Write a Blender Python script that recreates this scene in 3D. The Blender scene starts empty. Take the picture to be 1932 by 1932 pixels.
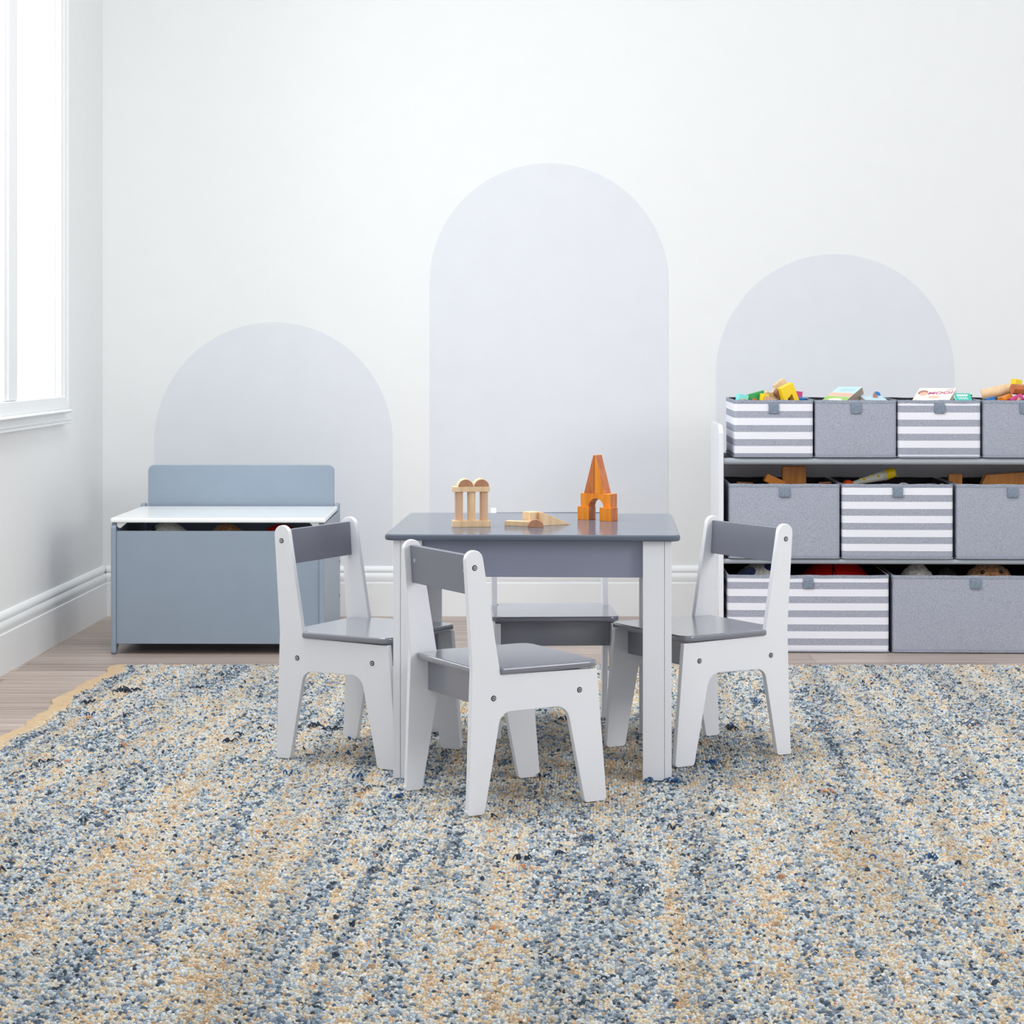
import bpy, bmesh, math, random
import numpy as np
from mathutils import Matrix, Vector
random.seed(7)
PI = math.pi
scene = bpy.context.scene
COL = scene.collection

# ------------------------------------------------------------------ camera
cam_d = bpy.data.cameras.new('camera'); cam = bpy.data.objects.new('camera', cam_d); COL.objects.link(cam)
cam_d.sensor_width = 36.0; cam_d.lens = 36.0 * 4045.3 / 1932.0
cam_d.shift_y = -(966 - 652.8) / 1932.0
cam_d.clip_start = 0.05; cam_d.clip_end = 100
cam.location = (0, 0, 0.8857); cam.rotation_euler = (PI / 2, 0, 0)
scene.camera = cam

# ------------------------------------------------------------------ world, lights, exposure
w = bpy.data.worlds.new('daylight'); scene.world = w; w.use_nodes = True
bgn = w.node_tree.nodes['Background']
bgn.inputs['Color'].default_value = (0.95, 0.975, 1.0, 1); bgn.inputs['Strength'].default_value = 0.80
wt = w.node_tree; wc = wt.nodes.new('ShaderNodeTexCoord'); wsx = wt.nodes.new('ShaderNodeSeparateXYZ'); wmr = wt.nodes.new('ShaderNodeMapRange')
wt.links.new(wc.outputs['Generated'], wsx.inputs[0]); wt.links.new(wsx.outputs['Y'], wmr.inputs['Value'])   # overcast sky, brighter beyond the back wall
wmr.inputs['From Min'].default_value = 0.25; wmr.inputs['From Max'].default_value = 0.75
wmr.inputs['To Min'].default_value = 0.80; wmr.inputs['To Max'].default_value = 1.35
wt.links.new(wmr.outputs['Result'], bgn.inputs['Strength'])
def area_light(name, loc, target, size, size_y, power, color=(1, 1, 1)):
    d = bpy.data.lights.new(name, 'AREA'); d.shape = 'RECTANGLE'; d.size = size; d.size_y = size_y
    d.energy = power; d.color = color
    o = bpy.data.objects.new(name, d); COL.objects.link(o); o.location = loc
    o.rotation_euler = (Vector(target) - Vector(loc)).to_track_quat('-Z', 'Y').to_euler()
    return o
area_light('softbox_light', (2.9, 2.6, 1.6), (-0.9, 6.4, 0.5), 1.0, 1.0, 34, (1, 0.975, 0.95))
area_light('overhead_softbox_light', (-0.7, 4.5, 2.8), (0.15, 4.6, 0), 1.0, 1.0, 44, (1, 0.99, 0.97))
area_light('window_light', (-2.3, 5.9, 1.5), (0.5, 4.6, 0.2), 1.0, 1.4, 30, (0.93, 0.97, 1))
scene.view_settings.view_transform = 'Standard'
scene.view_settings.look = 'None'
scene.view_settings.exposure = 0.12
scene.view_settings.gamma = 1.0
scene.view_settings.use_curve_mapping = False

# ------------------------------------------------------------------ materials
def srgb(r, g, b):
    f = lambda c: c / 12.92 if c <= 0.04045 else ((c + 0.055) / 1.055) ** 2.4
    return (f(r / 255), f(g / 255), f(b / 255), 1)
class NT:
    def __init__(s, name):
        s.m = bpy.data.materials.new(name); s.m.use_nodes = True
        s.t = s.m.node_tree; s.b = s.t.nodes['Principled BSDF']
    def n(s, typ, **kw):
        x = s.t.nodes.new(typ)
        for k, v in kw.items():
            if k in x.inputs: x.inputs[k].default_value = v
            else: setattr(x, k, v)
        return x
    def l(s, a, b): s.t.links.new(a, b)
    def coords(s, scale=(1, 1, 1), kind='Object'):
        tc = s.n('ShaderNodeTexCoord'); mp = s.n('ShaderNodeMapping')
        mp.inputs['Scale'].default_value = scale
        s.l(tc.outputs[kind], mp.inputs['Vector']); return mp.outputs['Vector']
    def ramp(s, fac, stops):
        r = s.n('ShaderNodeValToRGB')
        while len(r.color_ramp.elements) < len(stops): r.color_ramp.elements.new(0.5)
        for e, (p, c) in zip(r.color_ramp.elements, stops): e.position = p; e.color = c
        s.l(fac, r.inputs['Fac']); return r.outputs['Color']
    def bump(s, h, strength, dist):
        b = s.n('ShaderNodeBump'); b.inputs['Strength'].default_value = strength; b.inputs['Distance'].default_value = dist
        s.l(h, b.inputs['Height']); s.l(b.outputs['Normal'], s.b.inputs['Normal'])
def paint(name, c, rough=0.45, var=0.03, bump=0.05, coat=0.0, spec=0.5):
    m = NT(name); v = m.coords((1, 1, 1))
    nz = m.n('ShaderNodeTexNoise', Scale=14.0, Detail=4.0); m.l(v, nz.inputs['Vector'])
    lo = tuple(max(0, x * (1 - var)) for x in c[:3]) + (1,); hi = tuple(min(1, x * (1 + var)) for x in c[:3]) + (1,)
    m.l(m.ramp(nz.outputs['Fac'], [(0.3, lo), (0.7, hi)]), m.b.inputs['Base Color'])
    m.b.inputs['Roughness'].default_value = rough; m.b.inputs['Specular IOR Level'].default_value = spec
    m.b.inputs['Coat Weight'].default_value = coat; m.b.inputs['Coat Roughness'].default_value = 0.12
    n2 = m.n('ShaderNodeTexNoise', Scale=220.0, Detail=2.0); m.l(v, n2.inputs['Vector'])
    if bump: m.bump(n2.outputs['Fac'], bump, 0.001)
    return m.m
def wood(name, c1, c2, scale=(90, 90, 8), rough=0.5):
    m = NT(name); v = m.coords(scale)
    nz = m.n('ShaderNodeTexNoise', Scale=1.0, Detail=5.0, Distortion=0.6); m.l(v, nz.inputs['Vector'])
    m.l(m.ramp(nz.outputs['Fac'], [(0.3, c1), (0.7, c2)]), m.b.inputs['Base Color'])
    m.b.inputs['Roughness'].default_value = rough
    m.bump(nz.outputs['Fac'], 0.08, 0.001)
    return m.m
def fabric(name, base, dark, stripe=None, phase=0.0, period=0.0405, white=None, contrast=1.0):
    m = NT(name); v = m.coords((1, 1, 1))
    a = m.n('ShaderNodeTexNoise', Scale=1.0, Detail=3.0); b = m.n('ShaderNodeTexNoise', Scale=1.0, Detail=3.0)
    m.l(m.coords((1100, 1100, 260)), a.inputs['Vector']); m.l(m.coords((260, 260, 1100)), b.inputs['Vector'])
    ad = m.n('ShaderNodeMath', operation='ADD'); m.l(a.outputs['Fac'], ad.inputs[0]); m.l(b.outputs['Fac'], ad.inputs[1])
    hf = m.n('ShaderNodeMath', operation='MULTIPLY'); m.l(ad.outputs[0], hf.inputs[0]); hf.inputs[1].default_value = 0.5
    col = m.ramp(hf.outputs[0], [(0.36, dark), (0.62, base)])
    if stripe:
        sep = m.n('ShaderNodeSeparateXYZ'); m.l(v, sep.inputs[0])
        s1 = m.n('ShaderNodeMath', operation='SUBTRACT'); m.l(sep.outputs['Z'], s1.inputs[0]); s1.inputs[1].default_value = phase
        s2 = m.n('ShaderNodeMath', operation='DIVIDE'); m.l(s1.outputs[0], s2.inputs[0]); s2.inputs[1].default_value = period
        s3 = m.n('ShaderNodeMath', operation='FLOORED_MODULO'); m.l(s2.outputs[0], s3.inputs[0]); s3.inputs[1].default_value = 1.0
        s4 = m.n('ShaderNodeMath', operation='GREATER_THAN'); m.l(s3.outputs[0], s4.inputs[0]); s4.inputs[1].default_value = 0.49
        wc = m.ramp(hf.outputs[0], [(0.3, tuple(x * 0.95 for x in white[:3]) + (1,)), (0.7, white)])
        mx = m.n('ShaderNodeMix', data_type='RGBA'); m.l(s4.outputs[0], mx.inputs[0]); m.l(col, mx.inputs[6]); m.l(wc, mx.inputs[7])
        col = mx.outputs[2]
    m.l(col, m.b.inputs['Base Color'])
    m.b.inputs['Roughness'].default_value = 0.9; m.b.inputs['Specular IOR Level'].default_value = 0.15
    m.bump(hf.outputs[0], 0.25, 0.0008)
    return m.m
def plush(name, c, c2):
    m = NT(name); nz = m.n('ShaderNodeTexNoise', Scale=110.0, Detail=5.0); m.l(m.coords(), nz.inputs['Vector'])
    m.l(m.ramp(nz.outputs['Fac'], [(0.35, c2), (0.6, c)]), m.b.inputs['Base Color'])
    m.b.inputs['Roughness'].default_value = 1.0; m.b.inputs['Sheen Weight'].default_value = 0.3
    m.bump(nz.outputs['Fac'], 1.0, 0.006); return m.m

M = {}
M['wall'] = paint('wall_paint', (0.815, 0.83, 0.835, 1), 0.75, 0.006, 0.03, spec=0.2)
M['trim'] = paint('trim_paint', (0.84, 0.86, 0.87, 1), 0.4, 0.005, 0.0)
M['arch'] = paint('arch_paint', (0.73, 0.755, 0.80, 1), 0.8, 0.01, 0.04, spec=0.2)
M['white'] = paint('white_satin_paint', (0.775, 0.79, 0.835, 1), 0.35, 0.008, 0.02)
M['grey'] = paint('slate_grey_paint', srgb(114, 117, 130), 0.12, 0.015, 0.0, spec=0.6)
g_ = M['grey'].node_tree.nodes['Principled BSDF']; g_.inputs['Coat Weight'].default_value = 1.0; g_.inputs['Coat Roughness'].default_value = 0.16; g_.inputs['Coat IOR'].default_value = 1.65; g_.inputs['Roughness'].default_value = 0.25
M['back'] = paint('slate_grey_back_paint', srgb(116, 119, 132), 0.38, 0.015, 0.02)
M['apron'] = paint('slate_grey_lit_paint', srgb(134, 138, 158), 0.4, 0.03, 0.03)  # same slate paint, colour lightened to stand in for light on the apron
M['top'] = paint('slate_grey_gloss_paint', srgb(100, 108, 122), 0.13, 0.04, 0.0, spec=0.5)
M['top'].node_tree.nodes['Principled BSDF'].inputs['IOR'].default_value = 1.13
M['chest'] = paint('blue_grey_paint', srgb(140, 154, 170), 0.4, 0.02, 0.02)
M['lid'] = paint('white_gloss_paint', (0.88, 0.91, 0.92, 1), 0.2, 0.005, 0.0)
M['shelfgrey'] = paint('shelf_grey_paint', srgb(164, 171, 180), 0.45, 0.03, 0.02)
M['addedpanel'] = paint('added_panel_grey', srgb(206, 206, 210), 0.7, 0.05, 0.02)
M['steel'] = NT('zinc_steel').m; b_ = M['steel'].node_tree.nodes['Principled BSDF']
b_.inputs['Metallic'].default_value = 1; b_.inputs['Roughness'].default_value = 0.3; b_.inputs['Base Color'].default_value = (0.55, 0.58, 0.6, 1)
M['darksteel'] = paint('dark_recess', (0.03, 0.04, 0.05, 1), 0.5)
GB, GD, WH = srgb(182, 185, 199), srgb(138, 143, 158), srgb(236, 237, 246)
M['fab'] = fabric('grey_heather_fabric', GB, GD)
M['tab'] = fabric('dark_heather_webbing', srgb(150, 162, 178), srgb(94, 106, 122))
M['liner'] = fabric('black_liner_fabric', srgb(62, 61, 66), srgb(40, 40, 44))
M['trimfab'] = fabric('grey_binding_fabric', srgb(176, 182, 196), srgb(118, 126, 142))
def solid(name, c, rough=0.45, var=0.05): return paint(name, srgb(*c), rough, var, 0.02)
M['nat'] = wood('natural_beech', srgb(238, 210, 172), srgb(222, 186, 142))
M['natpink'] = wood('pale_beech', srgb(222, 184, 152), srgb(206, 164, 130), (160, 160, 8))
M['natdark'] = wood('beech_end_grain', srgb(190, 140, 108), srgb(160, 108, 78), (60, 60, 60))
M['orange'] = wood('orange_stained_wood', srgb(244, 156, 44), srgb(224, 126, 20), (90, 90, 10), 0.35)
M['orangedark'] = wood('amber_end_grain', srgb(206, 122, 66), srgb(172, 90, 44), (90, 90, 20), 0.4)
M['amber'] = wood('amber_wood', srgb(232, 160, 70), srgb(206, 130, 46), (60, 60, 10), 0.35)
M['brown'] = wood('brown_wood', srgb(168, 108, 70), srgb(126, 76, 48), (60, 60, 60))
M['cyan'] = solid('cyan_block_paint', (130, 228, 224)); M['green'] = solid('green_block_paint', (50, 160, 84))
M['yellow'] = solid('yellow_block_paint', (250, 214, 16)); M['pink'] = solid('pink_block_paint', (206, 66, 130))
M['blue'] = solid('blue_block_paint', (30, 116, 188)); M['teal'] = solid('teal_cover', (40, 196, 180))
M['red'] = solid('red_rubber', (214, 20, 8), 0.55); M['blackp'] = solid('black_paint', (20, 20, 22))
M['navy'] = plush('navy_plush', srgb(20, 50, 110), srgb(8, 26, 66)); M['plushw'] = plush('white_plush', srgb(235, 232, 226), srgb(190, 188, 182))
M['teddy'] = plush('brown_plush', srgb(206, 150, 100), srgb(140, 92, 54)); M['cream'] = solid('cream_paper', (240, 238, 228), 0.6)
M['page'] = solid('grey_page_edge', (176, 160, 146), 0.8); M['pageline'] = solid('page_gap', (120, 104, 92), 0.8)
M['lblue'] = solid('light_blue_cover', (196, 226, 238)); M['salmon'] = solid('salmon_print', (246, 190, 166)); M['lgreen'] = solid('green_print', (160, 206, 96))
M['redp'] = solid('red_print', (220, 80, 80)); M['magenta'] = solid('magenta_print', (206, 90, 150)); M['brownp'] = solid('brown_print', (176, 120, 96))
M['jute'] = wood('jute_binding', srgb(214, 190, 156), srgb(176, 148, 112), (60, 420, 60), 0.9)

# ------------------------------------------------------------------ mesh helpers
def finish(name, bm, mat, parent=None, smooth=35):
    me = bpy.data.meshes.new(name); bmesh.ops.recalc_face_normals(bm, faces=bm.faces); bm.to_mesh(me); bm.free()
    mats = mat if isinstance(mat, (list, tuple)) else [mat]
    for m in mats: me.materials.append(m)
    if smooth is not None:
        me.polygons.foreach_set('use_smooth', [True] * len(me.polygons))
        me.set_sharp_from_angle(angle=math.radians(smooth))
    o = bpy.data.objects.new(name, me); COL.objects.link(o)
    if smooth is not None and len(me.polygons) < 3000:
        wn = o.modifiers.new('weighted_normal', 'WEIGHTED_NORMAL'); wn.keep_sharp = True; wn.weight = 90
    if parent: o.parent = parent
    return o
def bevel(bm, r, seg=2, ang=40):
    if r <= 0: return
    bm.normal_update()
    es = [e for e in bm.edges if len(e.link_faces) == 2 and e.calc_face_angle(0) > math.radians(ang)]
    bmesh.ops.bevel(bm, geom=es, offset=r, segments=seg, affect='EDGES', profile=0.5, clamp_overlap=True)
def box(x0, x1, y0, y1, z0, z1, r=0.0, seg=2, bm=None):
    b = bmesh.new()
    vs = [b.verts.new((x, y, z)) for x in (x0, x1) for y in (y0, y1) for z in (z0, z1)]
    for f in ((0, 1, 3, 2), (4, 6, 7, 5), (0, 4, 5, 1), (2, 3, 7, 6), (0, 2, 6, 4), (1, 5, 7, 3)): b.faces.new([vs[i] for i in f])
    bmesh.ops.recalc_face_normals(b, faces=b.faces); bevel(b, r, seg)
    return merge(bm, b)
def merge(bm, b):
    if bm is None: return b
    me = bpy.data.meshes.new('t'); b.to_mesh(me); b.free(); bm.from_mesh(me); bpy.data.meshes.remove(me); return bm
def prism(pts, a, b_, axis='y', r=0.0, seg=2, bm=None, ang=40):
    # pts 2D; axis: extrusion axis. y: (x,z); z: (x,y); x: (y,z)
    f = {'y': lambda p, t: (p[0], t, p[1]), 'z': lambda p, t: (p[0], p[1], t), 'x': lambda p, t: (t, p[0], p[1])}[axis]
    b = bmesh.new(); n = len(pts)
    A = [b.verts.new(f(p, a)) for p in pts]; B = [b.verts.new(f(p, b_)) for p in pts]
    b.faces.new(A); b.faces.new(B[::-1])
    for i in range(n): b.faces.new((A[i], B[i], B[(i + 1) % n], A[(i + 1) % n]))
    bmesh.ops.recalc_face_normals(b, faces=b.faces); bevel(b, r, seg, ang)
    return merge(bm, b)
def rpoly(pts, seg=6):
    # pts: (x, y, radius) -> rounded polygon
    out = []; n = len(pts)
    for i in range(n):
        p = Vector(pts[i][:2]); r = pts[i][2] if len(pts[i]) > 2 else 0
        if r <= 0: out.append(tuple(p)); continue
        a = (Vector(pts[i - 1][:2]) - p).normalized(); c = (Vector(pts[(i + 1) % n][:2]) - p).normalized()
        half = math.acos(max(-1, min(1, a.dot(c)))) / 2; d = r / math.tan(half)
        cen = p + (a + c).normalized() * (r / math.sin(half))
        s = p + a * d - cen; e = p + c * d - cen
        a0 = math.atan2(s.y, s.x); a1 = math.atan2(e.y, e.x); da = (a1 - a0 + PI) % (2 * PI) - PI
        for k in range(seg + 1):
            t = a0 + da * k / seg; out.append((cen.x + r * math.cos(t), cen.y + r * math.sin(t)))
    return out
def cyl(p0, p1, r0, r1=None, n=24, bm=None, r=0.0):
    r1 = r0 if r1 is None else r1; p0, p1 = Vector(p0), Vector(p1); d = p1 - p0
    b = bmesh.new(); bmesh.ops.create_cone(b, cap_ends=True, segments=n, radius1=r0, radius2=r1, depth=d.length)
    if r: bevel(b, r, 2, 50)
    bmesh.ops.transform(b, matrix=Matrix.Translation((p0 + p1) / 2) @ d.to_track_quat('Z', 'Y').to_matrix().to_4x4(), verts=b.verts)
    return merge(bm, b)
def ball(c, rx, ry=None, rz=None, n=32, bm=None, noise=0.0):
    ry = ry or rx; rz = rz or rx; b = bmesh.new(); bmesh.ops.create_uvsphere(b, u_segments=n, v_segments=n // 2, radius=1)
    for v in b.verts:
        k = 1 + random.uniform(-noise, noise); v.co = Vector((c[0] + v.co.x * rx * k, c[1] + v.co.y * ry * k, c[2] + v.co.z * rz * k))
    return merge(bm, b)
def tube(pts, r, n=6, bm=None):
    b = bmesh.new(); rings = []
    for i, p in enumerate(pts):
        p = Vector(p); d = (Vector(pts[min(i + 1, len(pts) - 1)]) - Vector(pts[max(i - 1, 0)])).normalized()
        q = d.to_track_quat('Z', 'Y'); rr = r(i / (len(pts) - 1)) if callable(r) else r
        rings.append([b.verts.new(p + q @ Vector((rr * math.cos(2 * PI * k / n), rr * math.sin(2 * PI * k / n), 0))) for k in range(n)])
    for a, c in zip(rings, rings[1:]):
        for k in range(n): b.faces.new((a[k], a[(k + 1) % n], c[(k + 1) % n], c[k]))
    b.faces.new(rings[0][::-1]); b.faces.new(rings[-1])
    return merge(bm, b)
def sweep(prof, x0, x1):  # prof (y,z) extruded along x
    return prism(prof, x0, x1, 'x')
def struct(o): o['kind'] = 'structure'; return o
def thing(name, label, cat, loc=(0, 0, 0), rz=0.0, group=None, rot=None):
    o = bpy.data.objects.new(name, None); COL.objects.link(o); o.location = loc
    o.rotation_euler = rot if rot else (0, 0, rz); o['label'] = label; o['category'] = cat
    if group: o['group'] = group
    return o
def tag(o, label, cat, group=None, loc=None, rot=None):
    o['label'] = label; o['category'] = cat
    if group: o['group'] = group
    if loc: o.location = loc
    if rot: o.rotation_euler = rot
    return o
def copy_tree(o, parent=None):
    c = o.copy(); COL.objects.link(c)
    if parent: c.parent = parent
    for ch in o.children: copy_tree(ch, c)
    return c

# ------------------------------------------------------------------ setting: floor and walls
WY = 7.0226                         # back wall plane of the baseboard face
fm = NT('whitewashed_oak_planks'); v = fm.coords((1, 1, 1))
br = fm.n('ShaderNodeTexBrick', offset=0.37, squash=1.0); fm.l(v, br.inputs['Vector'])
br.inputs['Scale'].default_value = 1.0; br.inputs['Brick Width'].default_value = 1.35; br.inputs['Row Height'].default_value = 0.15
br.inputs['Mortar Size'].default_value = 0.0012; br.inputs['Mortar Smooth'].default_value = 0.1; br.inputs['Bias'].default_value = 0.0
br.inputs['Color1'].default_value = (0.40, 0.40, 0.40, 1); br.inputs['Color2'].default_value = (0.62, 0.62, 0.62, 1); br.inputs['Mortar'].default_value = (0.1, 0.1, 0.1, 1)
gr = fm.n('ShaderNodeTexNoise', Scale=1.0, Detail=6.0, Distortion=0.4); fm.l(fm.coords((2.2, 45, 1)), gr.inputs['Vector'])
mixv = fm.n('ShaderNodeMath', operation='MULTIPLY_ADD'); fm.l(gr.outputs['Fac'], mixv.inputs[0]); mixv.inputs[1].default_value = 0.9
sb = fm.n('ShaderNodeMath', operation='SUBTRACT'); fm.l(br.outputs['Color'], sb.inputs[0]); sb.inputs[1].default_value = 0.5
fm.l(sb.outputs[0], mixv.inputs[2])
fm.l(fm.ramp(mixv.outputs[0], [(0.0, srgb(104, 90, 83)), (0.35, srgb(156, 139, 130)), (0.65, srgb(188, 173, 163))]), fm.b.inputs['Base Color'])
fm.b.inputs['Roughness'].default_value = 0.42
fm.bump(mixv.outputs[0], 0.15, 0.002)
struct(finish('floor', box(-2.2, 3.6, 1.2, WY + 0.12, -0.05, 0), fm.m, smooth=None))
struct(finish('wall_back', box(-1.36, 3.6, WY + 0.018, WY + 0.15, 0, 2.7), M['wall'], smooth=None))
# back baseboard (y measured from the wall, towards the room)
def bb_profile(sgn, y0):
    pts = [(0, 0), (0.018, 0), (0.018, 0.1085), (0.0135, 0.1097), (0.0135, 0.1145), (0.0150, 0.1156), (0.0165, 0.122), (0.0168, 0.128), (0.0158, 0.134),
           (0.0128, 0.1400), (0.0085, 0.1412), (0.0085, 0.1458), (0.0118, 0.1465), (0.0120, 0.152), (0.0100, 0.158), (0.0050, 0.1635), (0.0, 0.1646)]
    return [(y0 + sgn * p[0], p[1]) for p in pts]
struct(finish('baseboard_back', sweep(bb_profile(-1, WY + 0.018), -1.33, 3.6), M['trim'], smooth=25))
# left wall frame: local x runs from the corner towards the camera, local y into the room
CX, CY = -1.3437, 7.0406
LD = Vector((-0.0344, -1, 0)).normalized(); LANG = math.atan2(LD.y, LD.x)
def left(o): o.location = (CX, CY, 0); o.rotation_euler = (0, 0, LANG); return o
WX0, WX1, WZ0, WZ1 = 0.572, 1.70, 0.733, 2.30      # glazed opening of window
bm = box(-0.12, WX0, -0.03, 0, 0, 2.7)
box(WX1, 5.6, -0.03, 0, 0, 2.7, bm=bm); box(WX0, WX1, -0.03, 0, 0, WZ0, bm=bm); box(WX0, WX1, -0.03, 0, WZ1, 2.7, bm=bm)
struct(left(finish('wall_left', bm, M['wall'], smooth=None)))
struct(left(finish('baseboard_left', sweep(bb_profile(1, 0), 0.0, 5.6), M['trim'], smooth=25)))
win = struct(bpy.data.objects.new('window_1', None)); COL.objects.link(win); left(win)
def wpart(n, bm, m=None): return finish(n, bm, m or M['trim'], win)
# casing: stepped moulding around the opening
for nm, bmx in (('casing', None),):
    b = box(WX0 - 0.022, WX0, 0.0, 0.004, WZ0 - 0.038, WZ1 + 0.04, 0.001)
    box(WX0 - 0.050, WX0 - 0.022, 0.0, 0.009, WZ0 - 0.038, WZ1 + 0.09, 0.003, bm=b)
    box(WX0 - 0.068, WX0 - 0.050, 0.0, 0.013, WZ0 - 0.038, WZ1 + 0.11, 0.003, bm=b)
    box(WX1, WX1 + 0.034, 0.0, 0.012, WZ0 - 0.038, WZ1 + 0.04, 0.002, bm=b)
    box(WX1 + 0.034, WX1 + 0.096, 0.0, 0.022, WZ0 - 0.038, WZ1 + 0.11, 0.004, bm=b)
    box(WX0 - 0.03, WX1 + 0.03, 0.0, 0.014, WZ1, WZ1 + 0.10, 0.003, bm=b)
    wpart('casing', b)
wpart('sash_rail', box(WX0 - 0.034, WX1 + 0.034, 0.0, 0.014, WZ0 - 0.038, WZ0, 0.003))
stool = [(0.0, 0.683), (0.022, 0.683), (0.030, 0.686), (0.034, 0.690), (0.030, 0.695), (0.0, 0.6955)]
apr = [(0.0, 0.651), (0.022, 0.651), (0.024, 0.654), (0.020, 0.659), (0.026, 0.664), (0.020, 0.669), (0.014, 0.676), (0.012, 0.6835), (0.0, 0.6835)]
wpart('sill', sweep(stool, WX0 - 0.02, WX1 + 0.10)); wpart('sill_apron', sweep(apr, WX0 - 0.045, WX1 + 0.115))
b = box(1.062, 1.090, -0.022, 0.002, WZ0, WZ1, 0.004); box(1.090, 1.172, -0.022, 0.007, WZ0, WZ1, 0.005, bm=b); box(1.172, 1.198, -0.022, 0.002, WZ0, WZ1, 0.004, bm=b)
wpart('mullion', b)
gl = NT('window_glass'); gl.b.inputs['Transmission Weight'].default_value = 1.0; gl.b.inputs['Roughness'].default_value = 0.0
gl.b.inputs['IOR'].default_value = 1.05; gl.b.inputs['Base Color'].default_value = (1, 1, 1, 1)
for x0, x1 in ((WX0, 1.062), (1.198, WX1)): wpart('glass_pane', box(x0, x1, -0.016, -0.013, WZ0, WZ1), gl.m)

# painted arches on the back wall
def arch(x0, x1, top, label):
    r = (x1 - x0) / 2; cx = (x0 + x1) / 2; zc = top - r
    pts = [(x0, 0.1648), (x1, 0.1648)] + [(cx + r * math.cos(PI * k / 64), zc + r * math.sin(PI * k / 64)) for k in range(65)]
    tag(finish('wall_arch', prism(pts, WY + 0.0168, WY + 0.0179, 'y'), M['arch'], smooth=None), label, 'wall decal', 'painted arches on the back wall')
arch(-1.1735, -0.3923, 0.9635, 'low pale blue-grey arch on the white wall behind the toy chest')
arch(-0.2708, 0.5121, 1.486, 'tallest pale blue-grey arch on the white wall, behind the play table')
arch(0.6701, 1.4513, 1.1874, 'mid-height pale blue-grey arch on the white wall behind the bin organizer')

# ------------------------------------------------------------------ rug
RT = 0.010
def rug_left(y): return -1.0665 + (-1.1172 + 1.0665) * (5.9021 - y) / (5.9021 - 4.6784)
RY0, RY1, RX1 = 2.2, 5.905, 2.45
rug = thing('area_rug', 'large woven rug of blue, grey and tan yarn under the play table', 'rug')
bmx = bmesh.new()
ys = np.linspace(RY0, RY1, 60)
def edge_w(y): return 0.010 * math.sin(y * 9.0) + 0.006 * math.sin(y * 23 + 1)
basem = NT('rug_ground_weave'); nz = basem.n('ShaderNodeTexNoise', Scale=1.0, Detail=4.0); basem.l(basem.coords((110, 40, 1)), nz.inputs['Vector'])
basem.l(basem.ramp(nz.outputs['Fac'], [(0.3, srgb(80, 92, 108)), (0.45, srgb(150, 150, 150)), (0.55, srgb(196, 176, 146)), (0.7, srgb(212, 214, 212))]), basem.b.inputs['Base Color'])
basem.b.inputs['Roughness'].default_value = 1.0; basem.bump(nz.outputs['Fac'], 1.0, 0.006)
poly = [(rug_left(y) + edge_w(y), y) for y in ys] + [(RX1, RY1), (RX1, RY0)]
finish('ground_weave', prism(poly, 0.0, RT - 0.0035, 'z'), basem.m, rug, smooth=None)
# jute border band along the left edge
bmb = bmesh.new(); rows = []
for y in np.linspace(RY0, RY1, 240):
    e = rug_left(y) + edge_w(y); wob = 0.003 * math.sin(y * 61) + 0.002 * math.sin(y * 147)
    rows.append([bmb.verts.new((e - 0.040 + wob, y, 0.0)), bmb.verts.new((e - 0.038 + wob, y, 0.006)), bmb.verts.new((e - 0.015, y, 0.0095 + 0.0012 * math.sin(y * 400))), bmb.verts.new((e + 0.012, y, 0.009))])
for a, c in zip(rows, rows[1:]):
    for k in range(3): bmb.faces.new((a[k], a[k + 1], c[k + 1], c[k]))
finish('jute_border', bmb, M['jute'], rug, smooth=60)
# knots: one half-dome per stitch, coloured per stitch
rng = np.random.default_rng(11)
PX, PYY = 0.0058, 0.0088
slope = (1.1172 - 1.0665) / (5.9021 - 4.6784)
def vnoise(x, y, seed):
    xi = np.floor(x).astype(int); yi = np.floor(y).astype(int); fx = x - xi; fy = y - yi
    fx = fx * fx * (3 - 2 * fx); fy = fy * fy * (3 - 2 * fy)
    def h(a, b):
        n = (a * 374761393 + b * 668265263 + seed * 974634777) & 0xffffffff
        n = ((n ^ (n >> 13)) * 1274126177) & 0xffffffff
        return ((n ^ (n >> 16)) & 0xffff) / 65535.0
    return (h(xi, yi) * (1 - fx) + h(xi + 1, yi) * fx) * (1 - fy) + (h(xi, yi + 1) * (1 - fx) + h(xi + 1, yi + 1) * fx) * fy
J, I = np.meshgrid(np.arange(int((RY1 - 2.25) / PYY)), np.arange(int(3.9 / PX)), indexing='ij')
Yk = RY1 - 0.006 - (J + 0.5 * (I % 2)) * PYY
S = I * PX                                     # distance from the left edge, along the weft
Xk = -1.0665 - slope * (5.9021 - Yk) + 0.006 + S
Xk = Xk + np.where(S < 0.05, 0.010 * np.sin(Yk * 9.0) + 0.006 * np.sin(Yk * 23 + 1), 0)
m = (Xk < np.minimum(RX1 - 0.01, 0.239 * Yk + 0.60)) & (Xk > -0.239 * Yk - 0.35)
Yk, Xk, S, I_ = Yk[m], Xk[m], S[m], I[m]
N = len(Yk)
Xk = Xk + rng.normal(0, 0.0011, N); Yk = Yk + rng.normal(0, 0.0018, N)
streak = vnoise(S * 26, Yk * 1.4, 1) * 0.6 + vnoise(S * 75, Yk * 4, 2) * 0.4
fine = vnoise(S * 90, Yk * 45, 3)
patch = vnoise(S * 7, Yk * 4, 5)
q = 0.46 * streak + 0.34 * fine + 0.10 * patch + rng.normal(0, 0.12, N)
pal = np.array([srgb(72, 82, 94), srgb(104, 118, 134), srgb(138, 152, 166), srgb(168, 181, 192), srgb(196, 205, 210), srgb(212, 212, 206), srgb(216, 205, 184), srgb(212, 190, 160), srgb(198, 170, 138)])
thr = np.quantile(q, [0.035, 0.11, 0.24, 0.39, 0.53, 0.66, 0.81, 0.95])
ci = np.searchsorted(thr, q)
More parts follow.
